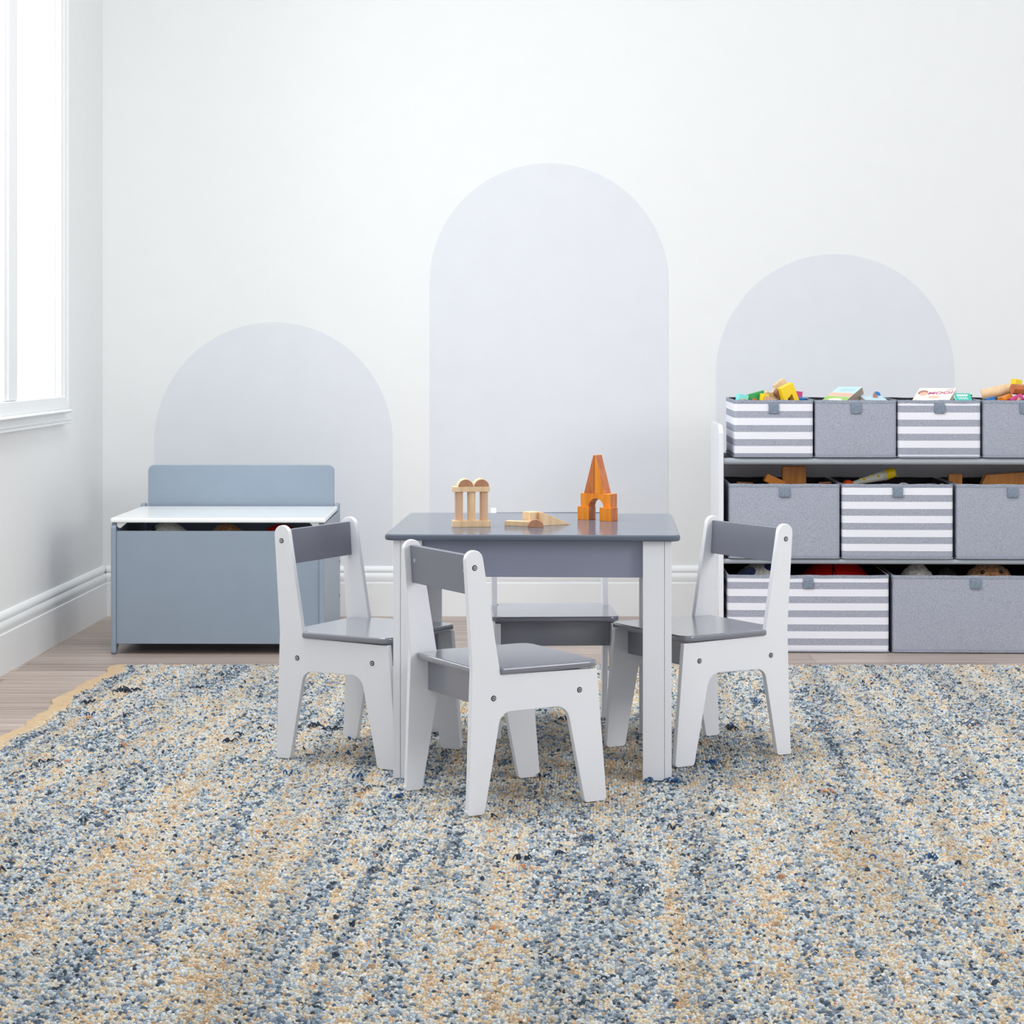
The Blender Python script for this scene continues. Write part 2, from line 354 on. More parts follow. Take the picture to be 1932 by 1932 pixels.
flip = rng.random(N) < 0.22; ci[flip] = rng.integers(0, 9, flip.sum())
colr = pal[ci][:, :3] * rng.uniform(0.86, 1.12, (N, 1))
org = rng.random(N) < 0.006; colr[org] = np.array(srgb(206, 150, 112))[:3]
darkline = vnoise(S * 26, Yk * 1.1, 9); colr *= (0.86 + 0.24 * np.clip(darkline * 1.6, 0, 1))[:, None]
NR, NS = 2, 6
th = np.arange(NS) * 2 * PI / NS
base = []
for k in range(NR):
    e = k / NR * PI / 2; base += [(math.cos(e) * math.cos(t), math.cos(e) * math.sin(t), math.sin(e)) for t in th]
base.append((0, 0, 1)); base = np.array(base); NV = len(base)
ax = rng.uniform(0.0022, 0.0038, N); ay = rng.uniform(0.0034, 0.0062, N); az = rng.uniform(0.0028, 0.0056, N); ang = rng.normal(0, 0.6, N)
loose = rng.random(N) < 0.03; az[loose] *= 1.7; ang[loose] = rng.uniform(0, 3, loose.sum()); ax[loose] *= 0.6; ay[loose] *= 1.4
P3 = np.empty((N, NV, 3))
jit = rng.uniform(0.8, 1.2, (N, NV))
lx = base[None, :, 0] * ax[:, None] * jit; ly = base[None, :, 1] * ay[:, None] * jit
P3[..., 0] = Xk[:, None] + lx * np.cos(ang)[:, None] - ly * np.sin(ang)[:, None]
P3[..., 1] = Yk[:, None] + lx * np.sin(ang)[:, None] + ly * np.cos(ang)[:, None]
P3[..., 2] = RT - 0.0042 + base[None, :, 2] * az[:, None]
faces = []
for k in range(NR - 1):
    for t in range(NS): faces.append((k * NS + t, k * NS + (t + 1) % NS, (k + 1) * NS + (t + 1) % NS, (k + 1) * NS + t))
tris = [((NR - 1) * NS + t, (NR - 1) * NS + (t + 1) % NS, NV - 1) for t in range(NS)]
fl = np.array(sum(map(list, faces), []) + sum(map(list, tris), [])); tot = np.array([4] * len(faces) + [3] * len(tris))
loops = (fl[None, :] + (np.arange(N) * NV)[:, None]).ravel(); tots = np.tile(tot, N)
me = bpy.data.meshes.new('rug_pile'); me.vertices.add(N * NV); me.vertices.foreach_set('co', P3.ravel().astype(np.float32))
me.loops.add(len(loops)); me.loops.foreach_set('vertex_index', loops.astype(np.int32))
me.polygons.add(len(tots)); st = np.concatenate([[0], np.cumsum(tots)[:-1]]); me.polygons.foreach_set('loop_start', st.astype(np.int32))
me.polygons.foreach_set('use_smooth', np.ones(len(tots), dtype=bool))
me.update(calc_edges=True)
at = me.color_attributes.new('yarn', 'FLOAT_COLOR', 'POINT')
cc = np.ones((N, NV, 4), dtype=np.float32); cc[..., :3] = colr[:, None, :]; at.data.foreach_set('color', cc.ravel())
pm = NT('rug_yarn'); an = pm.n('ShaderNodeAttribute', attribute_name='yarn')
nz = pm.n('ShaderNodeTexNoise', Scale=420.0, Detail=3.0); pm.l(pm.coords(), nz.inputs['Vector'])
mx = pm.n('ShaderNodeMix', data_type='RGBA', blend_type='MULTIPLY'); mx.inputs[0].default_value = 0.6
pm.l(an.outputs['Color'], mx.inputs[6]); pm.l(pm.ramp(nz.outputs['Fac'], [(0.35, (0.45, 0.47, 0.5, 1)), (0.6, (1.15, 1.15, 1.15, 1))]), mx.inputs[7])
pm.l(mx.outputs[2], pm.b.inputs['Base Color']); pm.b.inputs['Roughness'].default_value = 1.0; pm.b.inputs['Specular IOR Level'].default_value = 0.1
pm.bump(nz.outputs['Fac'], 0.8, 0.002)
me.materials.append(pm.m)
po = bpy.data.objects.new('pile', me); COL.objects.link(po); po.parent = rug
# loose yarn tufts that poke out of the weave
tuftm = [solid('tuft_navy', (40, 52, 70), 0.95), solid('tuft_slate', (84, 100, 122), 0.95), solid('tuft_blue', (46, 84, 130), 0.95), solid('tuft_rust', (196, 146, 114), 0.95)]
tb = [bmesh.new() for _ in tuftm]
def tuft(x, y, k, n, s):
    for _ in range(n):
        a = random.uniform(0, 2 * PI); x1, y1 = x + random.uniform(-s, s), y + random.uniform(-s, s); L = random.uniform(.6, 1.4) * s
        pts = [(x1 + L * t * math.cos(a + 1.5 * t), y1 + L * t * math.sin(a + 1.5 * t), RT + 0.001 + 0.007 * math.sin(PI * t) * random.uniform(.5, 1.2)) for t in (0, .25, .5, .75, 1)]
        tube(pts, lambda u: 0.0022 * (1 - 0.5 * u), 5, tb[k])
for x, y, k, n, s in ((-0.977, 5.44, 0, 14, .022), (-1.040, 5.26, 0, 6, .012), (0.503, 4.90, 0, 9, .010), (0.416, 4.50, 2, 8, .012), (0.325, 4.31, 2, 7, .014), (0.272, 4.31, 2, 4, .008),
                      (-0.225, 4.155, 2, 6, .012), (0.135, 3.80, 1, 6, .012), (-0.46, 4.94, 0, 6, .014), (-0.40, 4.90, 0, 5, .016), (0.75, 4.1, 1, 4, .014), (-0.85, 4.7, 3, 4, .01), (0.62, 4.2, 3, 4, .01),
                      (1.05, 4.95, 1, 5, .016), (0.02, 3.66, 0, 5, .01), (-0.62, 4.75, 0, 6, .014)): tuft(x, y, k, n, s)
for _ in range(80):
    y = random.uniform(3.2, 5.8); x = random.uniform(max(-0.25 * y, rug_left(y) + .09), 0.25 * y); tuft(x, y, random.choice((0, 0, 1, 1, 2, 3)), random.choice((1, 2, 3)), random.uniform(.006, .013))
for k, b in enumerate(tb): finish('loose_yarn', b, tuftm[k], rug, smooth=80)['kind'] = 'stuff'

# ------------------------------------------------------------------ chairs
HW, TP = 0.1363, 0.0128
top_c = (0.0273, 0.4760)
prof = [(0, 0, .007), (.0488, 0, .008), (.0840, .1880, .024), (.2272, .1895, .030), (.2671, 0, .008), (.3164, 0, .008), (.2937, .2596, .0025), (.0835, .2596, .0), (.0804, .2744, .012)]
pp = rpoly(prof[:7]); pp += [(.0835, .2596), (.0805, .2735)]
R = 0.0186
for k in range(13):
    a = math.radians(8) + (PI - math.radians(16 - 16)) * k / 12
    pp.append((top_c[0] + R * math.cos(a - math.radians(4)), top_c[1] + R * math.sin(a - math.radians(4))))
pp += rpoly([(0.009, 0.46), (.0227, .2652, .12), (0, 0)], 8)[1:-1]
def make_chair(name, label):
    t = thing(name, label, 'chair', group='wooden chairs around the play table')
    for sd in (-1, 1):
        a, b_ = (sd * HW, sd * (HW - TP))
        p = finish('side_panel', prism(pp, min(a, b_), max(a, b_), 'y', 0.0022, 2, ang=50), M['white'], t)
        for u, z in ((.0273, .4621), (.0675, .2159), (.2546, .2177)):
            o = sd * HW
            sc = finish('screw', cyl((u, o - sd * .001, z), (u, o + sd * .0014, z), .0039, .0034, 20), M['steel'], p)
            finish('screw_rim', cyl((u, o - sd * .001, z), (u, o + sd * .0005, z), .0054, None, 24), M['darksteel'], p)
            b = cyl((u, o + sd * .0009, z), (u, o + sd * .0018, z), .0017, None, 6)
            finish('hex_socket', b, M['darksteel'], p)
    sv = 0.1425
    outline = [(.0350, -.1228, .004), (.0822, -.1228, 0), (.0822, -sv, .004), (.2990, -sv, .026), (.2990, sv, .026), (.0822, sv, .004), (.0822, .1228, 0), (.0350, .1228, .004)]
    finish('seat', prism(rpoly(outline), .2597, .2722, 'z', 0.0038, 3, ang=50), M['grey'], t)
    inn = HW - TP - 0.0003
    finish('seat_apron', box(.0610, .0735, -inn, inn, .1960, .2596, .001), M['grey'], t)
    finish('seat_apron', box(.2480, .2605, -inn, inn, .2020, .2596, .001), M['grey'], t)
    # backrest board, tilted with the posts
    sl = (0.0227 - 0.009) / (0.4804 - 0.2652); sf = 0.0165
    c0, c1 = .0205, .0255
    b = bmesh.new()
    uf = lambda z: 0.0205 + sl * (0.484 - z)
    pts = [(uf(.484), .484), (uf(.410), .410), (uf(.410) + .012, .411), (uf(.484) + .012, .4845)]
    bk = finish('backrest', prism(pts, -inn, inn, 'y', 0.0015, 2), M['back'], t)
    for sd in (-1, 1):
        y = sd * (inn - .018); z = .455
        finish('barrel_nut', cyl((uf(z) + .001, y, z), (uf(z) - .0008, y, z), .0045, .0042, 18), M['steel'], bk)
    return t
CH = [('white and slate grey wooden chair in front of the table, back to the camera', -.1595, 4.1002, .5055),
      ('white and slate grey wooden chair left of the table, in front of the toy chest', -.4484, 4.687, -.4989),
      ('white and slate grey wooden chair right of the table, in front of the bin organizer', .5409, 4.7261, 3.6775),
      ('white and slate grey wooden chair behind the table, seen under the tabletop', .0851, 5.0763, -1.525)]
ch0 = make_chair('play_chair', CH[0][0])
for i, (lab, x, y, a) in enumerate(CH):
    o = ch0 if i == 0 else copy_tree(ch0)
    o['label'] = lab; o.location = (x, y, RT); o.rotation_euler = (0, 0, a)

# ------------------------------------------------------------------ table
TW, TD, TH, ST, LI, LW = 0.597, 0.5683, 0.4956, 0.0127, 0.0171, 0.058
tab = thing('play_table', 'square white and slate grey wooden play table at the centre of the rug', 'table', (0.0524, 4.5975, RT), -0.0448)
hw, hd = TW / 2, TD / 2
finish('tabletop', prism(rpoly([(-hw, -hd, .022), (hw, -hd, .022), (hw, hd, .022), (-hw, hd, .022)], 8), TH - ST, TH, 'z', 0.0042, 3, ang=50), M['top'], tab)
for sx in (-1, 1):
    for sy in (-1, 1):
        ox, oy = sx * (hw - LI), sy * (hd - LI)
        b = box(min(ox - sx * .0148, ox - sx * LW), max(ox - sx * .0148, ox - sx * LW), min(oy, oy - sy * .0142), max(oy, oy - sy * .0142), 0, TH - ST, .0008)
        box(min(ox, ox - sx * .0142), max(ox, ox - sx * .0142), min(oy, oy - sy * LW), max(oy, oy - sy * LW), 0, TH - ST, .0008, bm=b)
        finish('leg', b, M['white'], tab)
for sy in (-1, 1):
    y0, y1 = sorted((sy * (hd - LI - .0145), sy * (hd - LI - .027)))
    finish('apron', box(-hw + LI + .0145, hw - LI - .0145, y0, y1, .4072, TH - ST, .001), M['apron'], tab)
for sx in (-1, 1):
    x0, x1 = sorted((sx * (hw - LI - .0145), sx * (hw - LI - .027)))
    finish('apron', box(x0, x1, -hd + LI + .0275, hd - LI - .0275, .4072, TH - ST, .001), M['grey'], tab)

# ------------------------------------------------------------------ wooden blocks on the table
TT = RT + TH
def blk(name, bm, mats, label, loc, rz, cat='toy block', group=None):
    return tag(finish(name, bm, mats), label, cat, group, loc, (0, 0, rz))
def halfdisc(r, d, y0, mi=None, bm=None, n=24):
    pts = [(r * math.cos(PI * k / n), r * math.sin(PI * k / n)) for k in range(n + 1)]
    b = prism(pts, y0, y0 + d, 'y', 0.0006, 1, ang=60)
    b.normal_update()
    for f in b.faces:
        if abs(f.normal.y) > .9: f.material_index = 1
    return merge(bm, b)
A1 = math.radians(8)
gx, gy = -0.1233, 4.4933
def gl_(u, v): return (gx + u * math.cos(A1) - v * math.sin(A1), gy + u * math.sin(A1) + v * math.cos(A1))
NG = 'natural wooden blocks of the little temple'
blk('wooden_plank', box(0, .0795, 0, .030, 0, .0134, .0008), M['nat'], 'natural wooden plank lying on the tabletop as base of the three-column temple', (gx, gy, TT), A1, group=NG)
z1 = TT + .0134
for k, (u, txt, mt) in enumerate(((.0098, 'left', 'natpink'), (.0362, 'middle', 'nat'), (.0628, 'right', 'natpink'))):
    x, y = gl_(u + .0035, .0135)
    blk('wooden_cylinder', cyl((0, 0, 0), (0, 0, .0605), .0088, None, 28, r=.0006), M[mt], 'natural wooden cylinder, %s column of the little block temple' % txt, (x, y, z1), 0, group=NG)
x, y = gl_(-.0005, -.001)
blk('wooden_plank', box(0, .078, 0, .030, 0, .0108, .0008), M['nat'], 'natural wooden plank resting on top of the three columns', (x, y, z1 + .0605), A1, group=NG)
z2 = z1 + .0605 + .0108
for u, txt in ((.0225, 'left'), (.0560, 'right')):
    x, y = gl_(u + .004, -.001)
    blk('half_round_block', halfdisc(.0161, .034, 0), [M['nat'], M['natdark']], 'half-round wooden block with brown end, %s of the two on the temple' % txt, (x, y, z2), A1, group=NG)
# loose natural pieces
blk('wooden_plank', box(-.054, 0, 0, .022, 0, .0105, .0008), M['nat'], 'natural wooden plank lying flat left of the half-round brown block', (.0330, 4.5110, TT), -0.42)
blk('wooden_cube', box(0, .0285, 0, .0285, 0, .0285, .0008), M['nat'], 'natural wooden cube on the table behind the brown half-round block', (.0385, 4.5310, TT), 0.62)
blk('wooden_wedge', prism([(0, 0), (.0720, 0), (0, .0285)], 0, .020, 'y', .0006, 1), M['nat'], 'natural wooden wedge tapering to the right on the tabletop', (.0655, 4.5290, TT), 0.62 - 0.05)
blk('half_round_block', halfdisc(.0168, .012, 0), [M['natdark'], M['natdark']], 'small brown half-round block standing in front of the natural cube', (.0495, 4.4870, TT), -0.03)
# orange tower
A2 = math.radians(-33)
def ol(u, v, o=(0.1678, 4.6807)): return (o[0] + u * math.cos(A2) - v * math.sin(A2), o[1] + u * math.sin(A2) + v * math.cos(A2))
OG = 'orange stained blocks of the tower'
cs = .0292
def ocube(): 
    b = box(-cs, 0, 0, cs, 0, .0292, .0008); b.normal_update()
    for f in b.faces:
        if abs(f.normal.x) > .9: f.material_index = 1
    return b
om = [M['orange'], M['orangedark']]
blk('wooden_cube', ocube(), om, 'orange wooden cube under the left end of the orange arch block', (0.1678, 4.6807, TT), A2, group=OG)
blk('wooden_cube', ocube(), om, 'orange wooden cube under the right end of the orange arch block', (0.2143, 4.6426, TT), A2, group=OG)
# bridge: local x along length, front face at y=0
L = .0755; ra = .0185; xa = L * .52
pts = [(0, 0), (xa - ra, 0)] + [(xa - ra * math.cos(PI * k / 20), ra * .98 * math.sin(PI * k / 20)) for k in range(1, 20)] + [(xa + ra, 0), (L, 0), (L, .0292), (0, .0292)]
b = prism(pts, 0, .0292, 'y', .0006, 1, ang=60); b.normal_update()
for f in b.faces:
    if f.normal.x > .9: f.material_index = 1
x0, y0 = ol(-cs + .0060, .0030)
blk('arch_block', b, om, 'orange wooden arch block bridging the two orange cubes', (x0, y0, TT + .0292), A2, group=OG)
z3 = TT + .0584
wb = .0255; wh = .0835
def wedge(sgn):
    b = prism([(0, 0), (sgn * wb, 0), (sgn * .002, wh), (0, wh)], 0, .029, 'y', .0006, 1, ang=50); b.normal_update()
    for f in b.faces:
        if (abs(f.normal.x) > .8 and f.normal.z > .1): f.material_index = 1
    return b
xw, yw = x0 + .0345 * math.cos(A2), y0 + .0345 * math.sin(A2)
blk('wooden_wedge', wedge(-1), om[::-1], 'tall reddish orange wedge, left half of the tower peak', (xw - .0003 * math.cos(A2), yw + .0003 * math.sin(-A2), z3), A2, group=OG)
blk('wooden_wedge', wedge(1), om, 'tall orange wedge with darker slope, right half of the tower peak', (xw + .0006 * math.cos(A2), yw + .0006 * math.sin(A2), z3), A2, group=OG)

# ------------------------------------------------------------------ toy chest
chest = thing('toy_chest', 'blue-grey wooden toy chest with white lid against the left of the back wall', 'toy chest', (-1.1516, 6.1541, 0), -0.012)
CW, CDp = .613, .50; ts = .0145
side = rpoly([(0, 0.0, .010), (.022, 0.0, .006), (.050, .030, .03), (CDp - .050, .030, .03), (CDp - .022, 0, .006), (CDp, 0, .008), (CDp, .400, .010), (CDp - .034, .400, .008), (CDp - .040, .374, .006), (.040, .374, .02), (.014, .378, .010), (0, .366, .010)])
for x in (0, CW - ts): finish('side_panel', prism(side, x, x + ts, 'x', 0.003, 3, ang=50), M['chest'], chest)
finish('front_panel', box(ts, CW - ts, .007, .020, .030, .354, .0015), M['chest'], chest)
finish('bottom_panel', box(ts, CW - ts, .0205, CDp - .0105, .040, .050), M['chest'], chest)
finish('back_panel', box(ts, CW - ts, CDp - .010, CDp, .030, .372), M['chest'], chest)
finish('backrest', prism(rpoly([(.022, .376), (CW - .016, .376), (CW - .016, .518, .018), (.022, .518, .018)]), CDp - .032, CDp - .019, 'y', .002, 2), M['chest'], chest)
lidp = prism(rpoly([(-.002, -.002, .006), (CW + .004, -.002, .006), (CW - .004, CDp - .042, .006), (.004, CDp - .042, .006)]), .3785, .3920, 'z', .004, 3, ang=50)
lid = finish('lid', lidp, M['lid'], chest)
for m_ in (0, 1):
    q = [(ts + .0008, .3783), (ts + .0008, .366, .002), (ts + .010, .361, .004), (ts + .030, .3783)]
    if m_: q = [(CW - p[0],) + tuple(p[1:]) for p in q]
    finish('lid_brace', prism(rpoly(q), .012, .030, 'y', .001), M['lid'], lid)
for y, z in ((CDp - .02, .115), (CDp - .02, .22)):
    finish('screw_cap', cyl((CW - .0005, y, z), (CW + .001, y, z), .004, None, 14), M['darksteel'], chest)
# toys inside the chest, seen through the gap under the lid
def chest_loc(u, v, z): return (-1.1516 + u * math.cos(-.012) - v * math.sin(-.012), 6.1541 + u * math.sin(-.012) + v * math.cos(-.012), z)
t = thing('plush_toy', 'white plush toy with a black eye inside the toy chest', 'plush toy', chest_loc(.144, .115, .0502))
bd = finish('body', ball((0, 0, .161), .098, .085, .161, 32, noise=.012), M['plushw'], t)
finish('eye', ball((-.036, -.034, .304), .007, .004, .008, 16), M['blackp'], t)
t = thing('teddy_bear', 'brown plush bear between the white plush and the red ball in the chest', 'plush toy', chest_loc(.318, .115, .0502))
finish('head', ball((0, 0, .248), .062, .052, .068, 32, noise=.02), M['teddy'], t); finish('body', ball((0, 0, .09), .058, .06, .09, 24, noise=.02), M['teddy'], t)
finish('ear', ball((-.046, .0, .272), .020, .014, .020, 20, noise=.02), M['teddy'], t); finish('ear', ball((.046, .0, .272), .020, .014, .020, 20, noise=.02), M['teddy'], t)
finish('nose', ball((.004, -.044, .279), .007, .004, .006, 14), M['blackp'], t)
tag(finish('toy_ball', ball((0, 0, .158), .10, .08, .158, 36), M['red']), 'red rounded toy in the chest behind the left chair post', 'toy', None, chest_loc(.476, .115, .0502))

# ------------------------------------------------------------------ bin organizer
SA = -0.03; SO = (0.5974, 6.1967)
def sl_(u, v): return (SO[0] + u * math.cos(SA) - v * math.sin(SA), SO[1] + u * math.sin(SA) + v * math.cos(SA))
org_ = thing('bin_organizer', 'white and grey toy bin organizer standing against the wall at the right', 'shelf unit', (SO[0], SO[1], 0), SA)
SD = .36; SW = 1.030
sp = [(-.004, 0), (SD, 0), (SD, .656), (.045, .656), (-.004, .636)]
for x in (0, SW - .014): finish('side_panel', prism(rpoly([(p[0], p[1], .004) for p in sp], 3), x, x + .014, 'x', .0015, 2), M['white'], org_)
for z0, z1 in ((.543, .562), (.2555, .2705)):
    finish('front_rail', cyl((.0141, .012, (z0 + z1) / 2), (SW - .0141, .012, (z0 + z1) / 2), (z1 - z0) / 2, None, 20), M['shelfgrey'], org_)
    finish('back_rail', cyl((.0141, SD - .035, (z0 + z1) / 2), (SW - .0141, SD - .035, (z0 + z1) / 2), (z1 - z0) / 2, None, 20), M['shelfgrey'], org_)
finish('back_panel', box(.0141, SW - .0141, SD - .005, SD, .02, .545), M['addedpanel'], org_)  # added panel, keeps light off so the gap behind the bins looks shaded

def fabric_bin(u0, u1, z0, z1, label, stripe=None, depth=.335, flare=0.0):
    W = u1 - u0
    x, y = sl_(u0, 0.0)
    t = thing('fabric_bin', label, 'storage bin', (x, y, z0), SA, 'fabric bins of the organizer')
    H = z1 - z0; n = 10
    def loop(inset, z, bulge=0, rr=.010):
        x0, x1, y0, y1 = inset, W - inset, inset, depth - inset; r = max(rr - inset, .002); pts = []
        for (cx, cy, a0) in ((x0 + r, y0 + r, PI), (x1 - r, y0 + r, 1.5 * PI), (x1 - r, y1 - r, 0), (x0 + r, y1 - r, .5 * PI)):
            for k in range(5): pts.append((cx + r * math.cos(a0 + PI / 2 * k / 4), cy + r * math.sin(a0 + PI / 2 * k / 4)))
        out = []
        for i, p in enumerate(pts):
            out.append(p)
            if i % 5 == 4:
                q = pts[(i + 1) % len(pts)]
                for k in range(1, n): out.append((p[0] + (q[0] - p[0]) * k / n, p[1] + (q[1] - p[1]) * k / n))
        res = []
        for px, py in out:
            fx = 4 * (px / W) * (1 - px / W); fy = 4 * (py / depth) * (1 - py / depth)
            dy = -bulge * max(0, fx) if py < depth * .2 else (bulge * max(0, fx) if py > depth * .8 else 0)
            dx = -bulge * .5 * max(0, fy) if px < W * .1 else (bulge * .5 * max(0, fy) if px > W * .9 else 0)
            res.append((px + dx * .4, py + dy, z + 0.0008 * math.sin(px * 60) * (1 if z > H * .9 else 0)))
        return res
    b = bmesh.new(); ls = []
    zs = [0, .004, .012, .03] + [H * k / 8 for k in range(2, 8)] + [H - .012, H - .001]
    for z in zs:
        bl = .003 * math.sin(PI * min(1, z / H))
        ls.append(loop(.004 if z == 0 else (.001 if z == .004 else 0.0), z, bl))
    ls.append(loop(.001, H, 0)); ls.append(loop(.0045, H, 0)); 
    nout = len(ls)
    for z in (H - .004, H * .5, .006): ls.append(loop(.0055, z, 0))
    vs = [[b.verts.new(p) for p in l] for l in ls]
    for i, (a, c) in enumerate(zip(vs, vs[1:])):
        for k in range(len(a)):
            f = b.faces.new((a[k], a[(k + 1) % len(a)], c[(k + 1) % len(a)], c[k])); f.material_index = 1 if i >= nout - 1 else 0
    b.faces.new(vs[0]); f = b.faces.new(vs[-1]); f.material_index = 1
    mat = stripe if stripe else M['fab']
    finish('body', b, [mat, M['liner']], t, smooth=50)
    # top binding and bottom seam
    def band(za, zb, out):
        b = bmesh.new(); l1 = loop(-out, za, .0006); l2 = loop(-out - .0003, (za + zb) / 2, .0006); l3 = loop(-out, zb, .0006); l0 = loop(.0005, za, 0); l4 = loop(.0005, zb, 0)
        vv = [[b.verts.new(p) for p in l] for l in (l0, l1, l2, l3, l4, l0)]
        for a, c in zip(vv, vv[1:]):
            for k in range(len(a)): b.faces.new((a[k], a[(k + 1) % len(a)], c[(k + 1) % len(a)], c[k]))
        return b
    finish('top_binding', band(H - .0085, H + .0006, .0009), M['trimfab'], t, smooth=60)
    finish('bottom_seam', band(.0015, .0045, .0016), M['trimfab'], t, smooth=60)
    # pull tab
    c = W / 2 + (.0)
    pr = [(-.0012, H - .0085), (-.0050, H - .012), (-.0058, H - .030), (-.0050, H - .0375), (-.0026, H - .0385), (-.0026, H - .0085)]
    finish('pull_tab', prism([(p[0] - .0014, p[1]) for p in pr], c - .0145, c + .0145, 'x', .0006, 1), M['tab'], t, smooth=60)
    return t
def stripes(ph): return fabric('striped_fabric', GB, GD, True, ph, .0405, WH)
Z1, Z2, Z3 = .5635, .2712, .0015
Z1b, Z2b, Z3b = .729, .4872, .2240
fabric_bin(.0445, .272, Z1, Z1b, 'grey and white striped bin, first on the top shelf, holding yellow and green blocks', stripes(.6780 - Z1))
fabric_bin(.278, .5115, Z1, Z1b, 'plain grey bin on the top shelf holding a tilted thick picture book')
fabric_bin(.516, .753, Z1, Z1b, 'grey and white striped bin on the top shelf holding the white MOO! book', stripes(.6535 - Z1))
fabric_bin(.760, .997, Z1, Z1b, 'plain grey bin at the right end of the top shelf with wooden cylinders', None)
fabric_bin(.0300, .349, Z2, Z2b, 'plain grey bin on the middle shelf at its left end, holding amber blocks')
fabric_bin(.355, .674, Z2, Z2b, 'grey and white striped bin in the middle of the middle shelf with a yellow-capped bottle', stripes(.4366 - Z2))
fabric_bin(.6835, 1.003, Z2, Z2b, 'plain grey bin at the right end of the middle shelf')
fabric_bin(.0250, .490, Z3, Z3b, 'wide striped bin on the floor level holding the balls', stripes(.1840 - Z3))
fabric_bin(.5010, .974, Z3, Z3b, 'wide plain grey bin at floor level holding plush toys')

# heaps that fill the block bins to just below the rim
def heap(u0, u1, z0, top, label, mats):
    rnd = random.Random(int(u0 * 1000) + int(z0 * 10)); bs = bmesh.new()
    cw = .042; nx = int((u1 - u0 - .02) / cw); ny = int((.335 - .02) / cw)
    for i in range(nx):
        for j in range(ny):
            h = top - z0 - .008 - rnd.uniform(0, .012)
            g = box(-cw * .46, cw * .46, -cw * .46, cw * .46, 0, h, .001)
            x, y = (u1 + u0) / 2 + (i - (nx - 1) / 2) * cw, .1675 + (j - (ny - 1) / 2) * cw
            a = rnd.uniform(-.05, .05); bmesh.ops.transform(g, matrix=Matrix.Translation((x, y, .0065)) @ Matrix.Rotation(a, 4, 'Z'), verts=g.verts)
            mi = rnd.randrange(len(mats))
            for f in g.faces: f.material_index = mi
            merge(bs, g)
    o = finish('toy_block_heap', bs, mats); o['kind'] = 'stuff'
    tag(o, label, 'toy blocks', None, (SO[0], SO[1], z0), (0, 0, SA))
heap(.0445, .272, Z1, .716, 'heap of toy blocks filling the first striped bin of the top shelf', [M['nat'], M['orangedark'], M['green']])
heap(.760, .997, Z1, .718, 'heap of wooden toy blocks filling the right grey bin of the top shelf', [M['orangedark'], M['brown'], M['blue']])
heap(.0300, .349, Z2, .462, 'heap of amber toy blocks filling the left grey bin of the middle shelf', [M['amber'], M['brown']])
heap(.355, .674, Z2, .462, 'heap of toys filling the striped bin of the middle shelf', [M['plushw'], M['brown'], M['navy']])
heap(.6835, 1.003, Z2, .462, 'heap of amber toy blocks filling the right grey bin of the middle shelf', [M['amber'], M['brown']])
heap(.278, .5115, Z1, .686, 'stack of picture books filling the plain bin under the tilted book', [M['cream'], M['page']])
heap(.516, .753, Z1, .686, 'stack of picture books filling the striped bin under the white book', [M['cream'], M['teal']])

# --- toys that stick out of the bins: px = photo-plane offset along the unit, v = depth
def place(o, u, v, z, rx=0, ry=0, rz=0):
    x, y = sl_(u, v); o.location = (x, y, z); o.rotation_mode = 'XYZ'
    q = Matrix.Rotation(SA + rz, 4, 'Z') @ Matrix.Rotation(ry, 4, 'Y') @ Matrix.Rotation(rx, 4, 'X')
    o.rotation_euler = q.to_euler(); return o
def toy(name, bm, mat, label, u, v, z, rx=0, ry=0, rz=0, cat='toy block', group=None):
    return place(tag(finish(name, bm, mat), label, cat, group), u, v, z, rx, ry, rz)
def ub(px, v=.12): return (px - 1356) / 651 * (1 + v / 6.2) - (0.0)
# top bin 1
toy('toy_block', box(-.013, .015, -.015, .015, -.02, .015, .001), M['cyan'], 'pale cyan block at the left corner of the first striped bin', ub(1402), .085, .729, 0, .2, .3)
toy('toy_wedge', prism([(-.036, -.012), (.036, -.012), (.036, .026), (-.036, .006)], -.012, .012, 'y', .001, 1), M['green'], 'green sloping block between cyan and yellow blocks in the striped bin', ub(1421), .10, .730, 0, 0, .1)
pb = prism([(-.048, -.021), (.048, -.021), (.048, .018), (.012, .018)] + [(.0 + .0125 * math.cos(PI * k / 12), .018 - .0125 * math.sin(PI * k / 12)) for k in range(1, 12)] + [(-.012, .018), (-.048, .018)], -.012, .012, 'y', .001, 1)
toy('arch_block', pb, M['nat'], 'natural wooden arch block leaning behind the yellow block', ub(1465), .135, .747, 0, -.66, .15)
toy('wooden_cylinder', cyl((0, -.02, 0), (0, .02, 0), .0125, None, 24, r=.0006), M['brown'], 'small brown wooden cylinder wedged between arch block and yellow block', ub(1473), .100, .7475, 0, 0, .15)
yb = prism([(-.020, -.034), (-.008, -.034), (-.008, -.012), (.008, -.002), (.012, -.034), (.026, -.034), (.020, .030), (-.020, .024)], -.016, .016, 'y', .001, 1)
toy('arch_block', yb, M['yellow'], 'big yellow arch block standing tilted in the striped bin', ub(1487), .075, .745, 0, -.28, .28)
toy('toy_block', box(-.009, .009, -.012, .012, -.02, .02, .001), M['yellow'], 'small yellow block at the rim of the striped bin, left of the big yellow one', ub(1443), .070, .726, 0, .15, .4)
toy('toy_block', box(-.022, .022, -.008, .008, -.007, .007, .001), M['natpink'], 'pale wooden stick across the rim of the striped bin', ub(1457), .045, .727, 0, .35, .1)
toy('toy_block', box(-.013, .013, -.012, .012, -.02, .015, .001), M['pink'], 'pink block at the back right of the striped bin', ub(1513), .20, .736, 0, .1, .2)
toy('toy_disc', cyl((0, 0, -.006), (0, 0, .006), .017, None, 28, r=.001), M['blue'], 'flat blue disc at the right end of the striped bin', ub(1521), .16, .7270, .1, .05, 0)
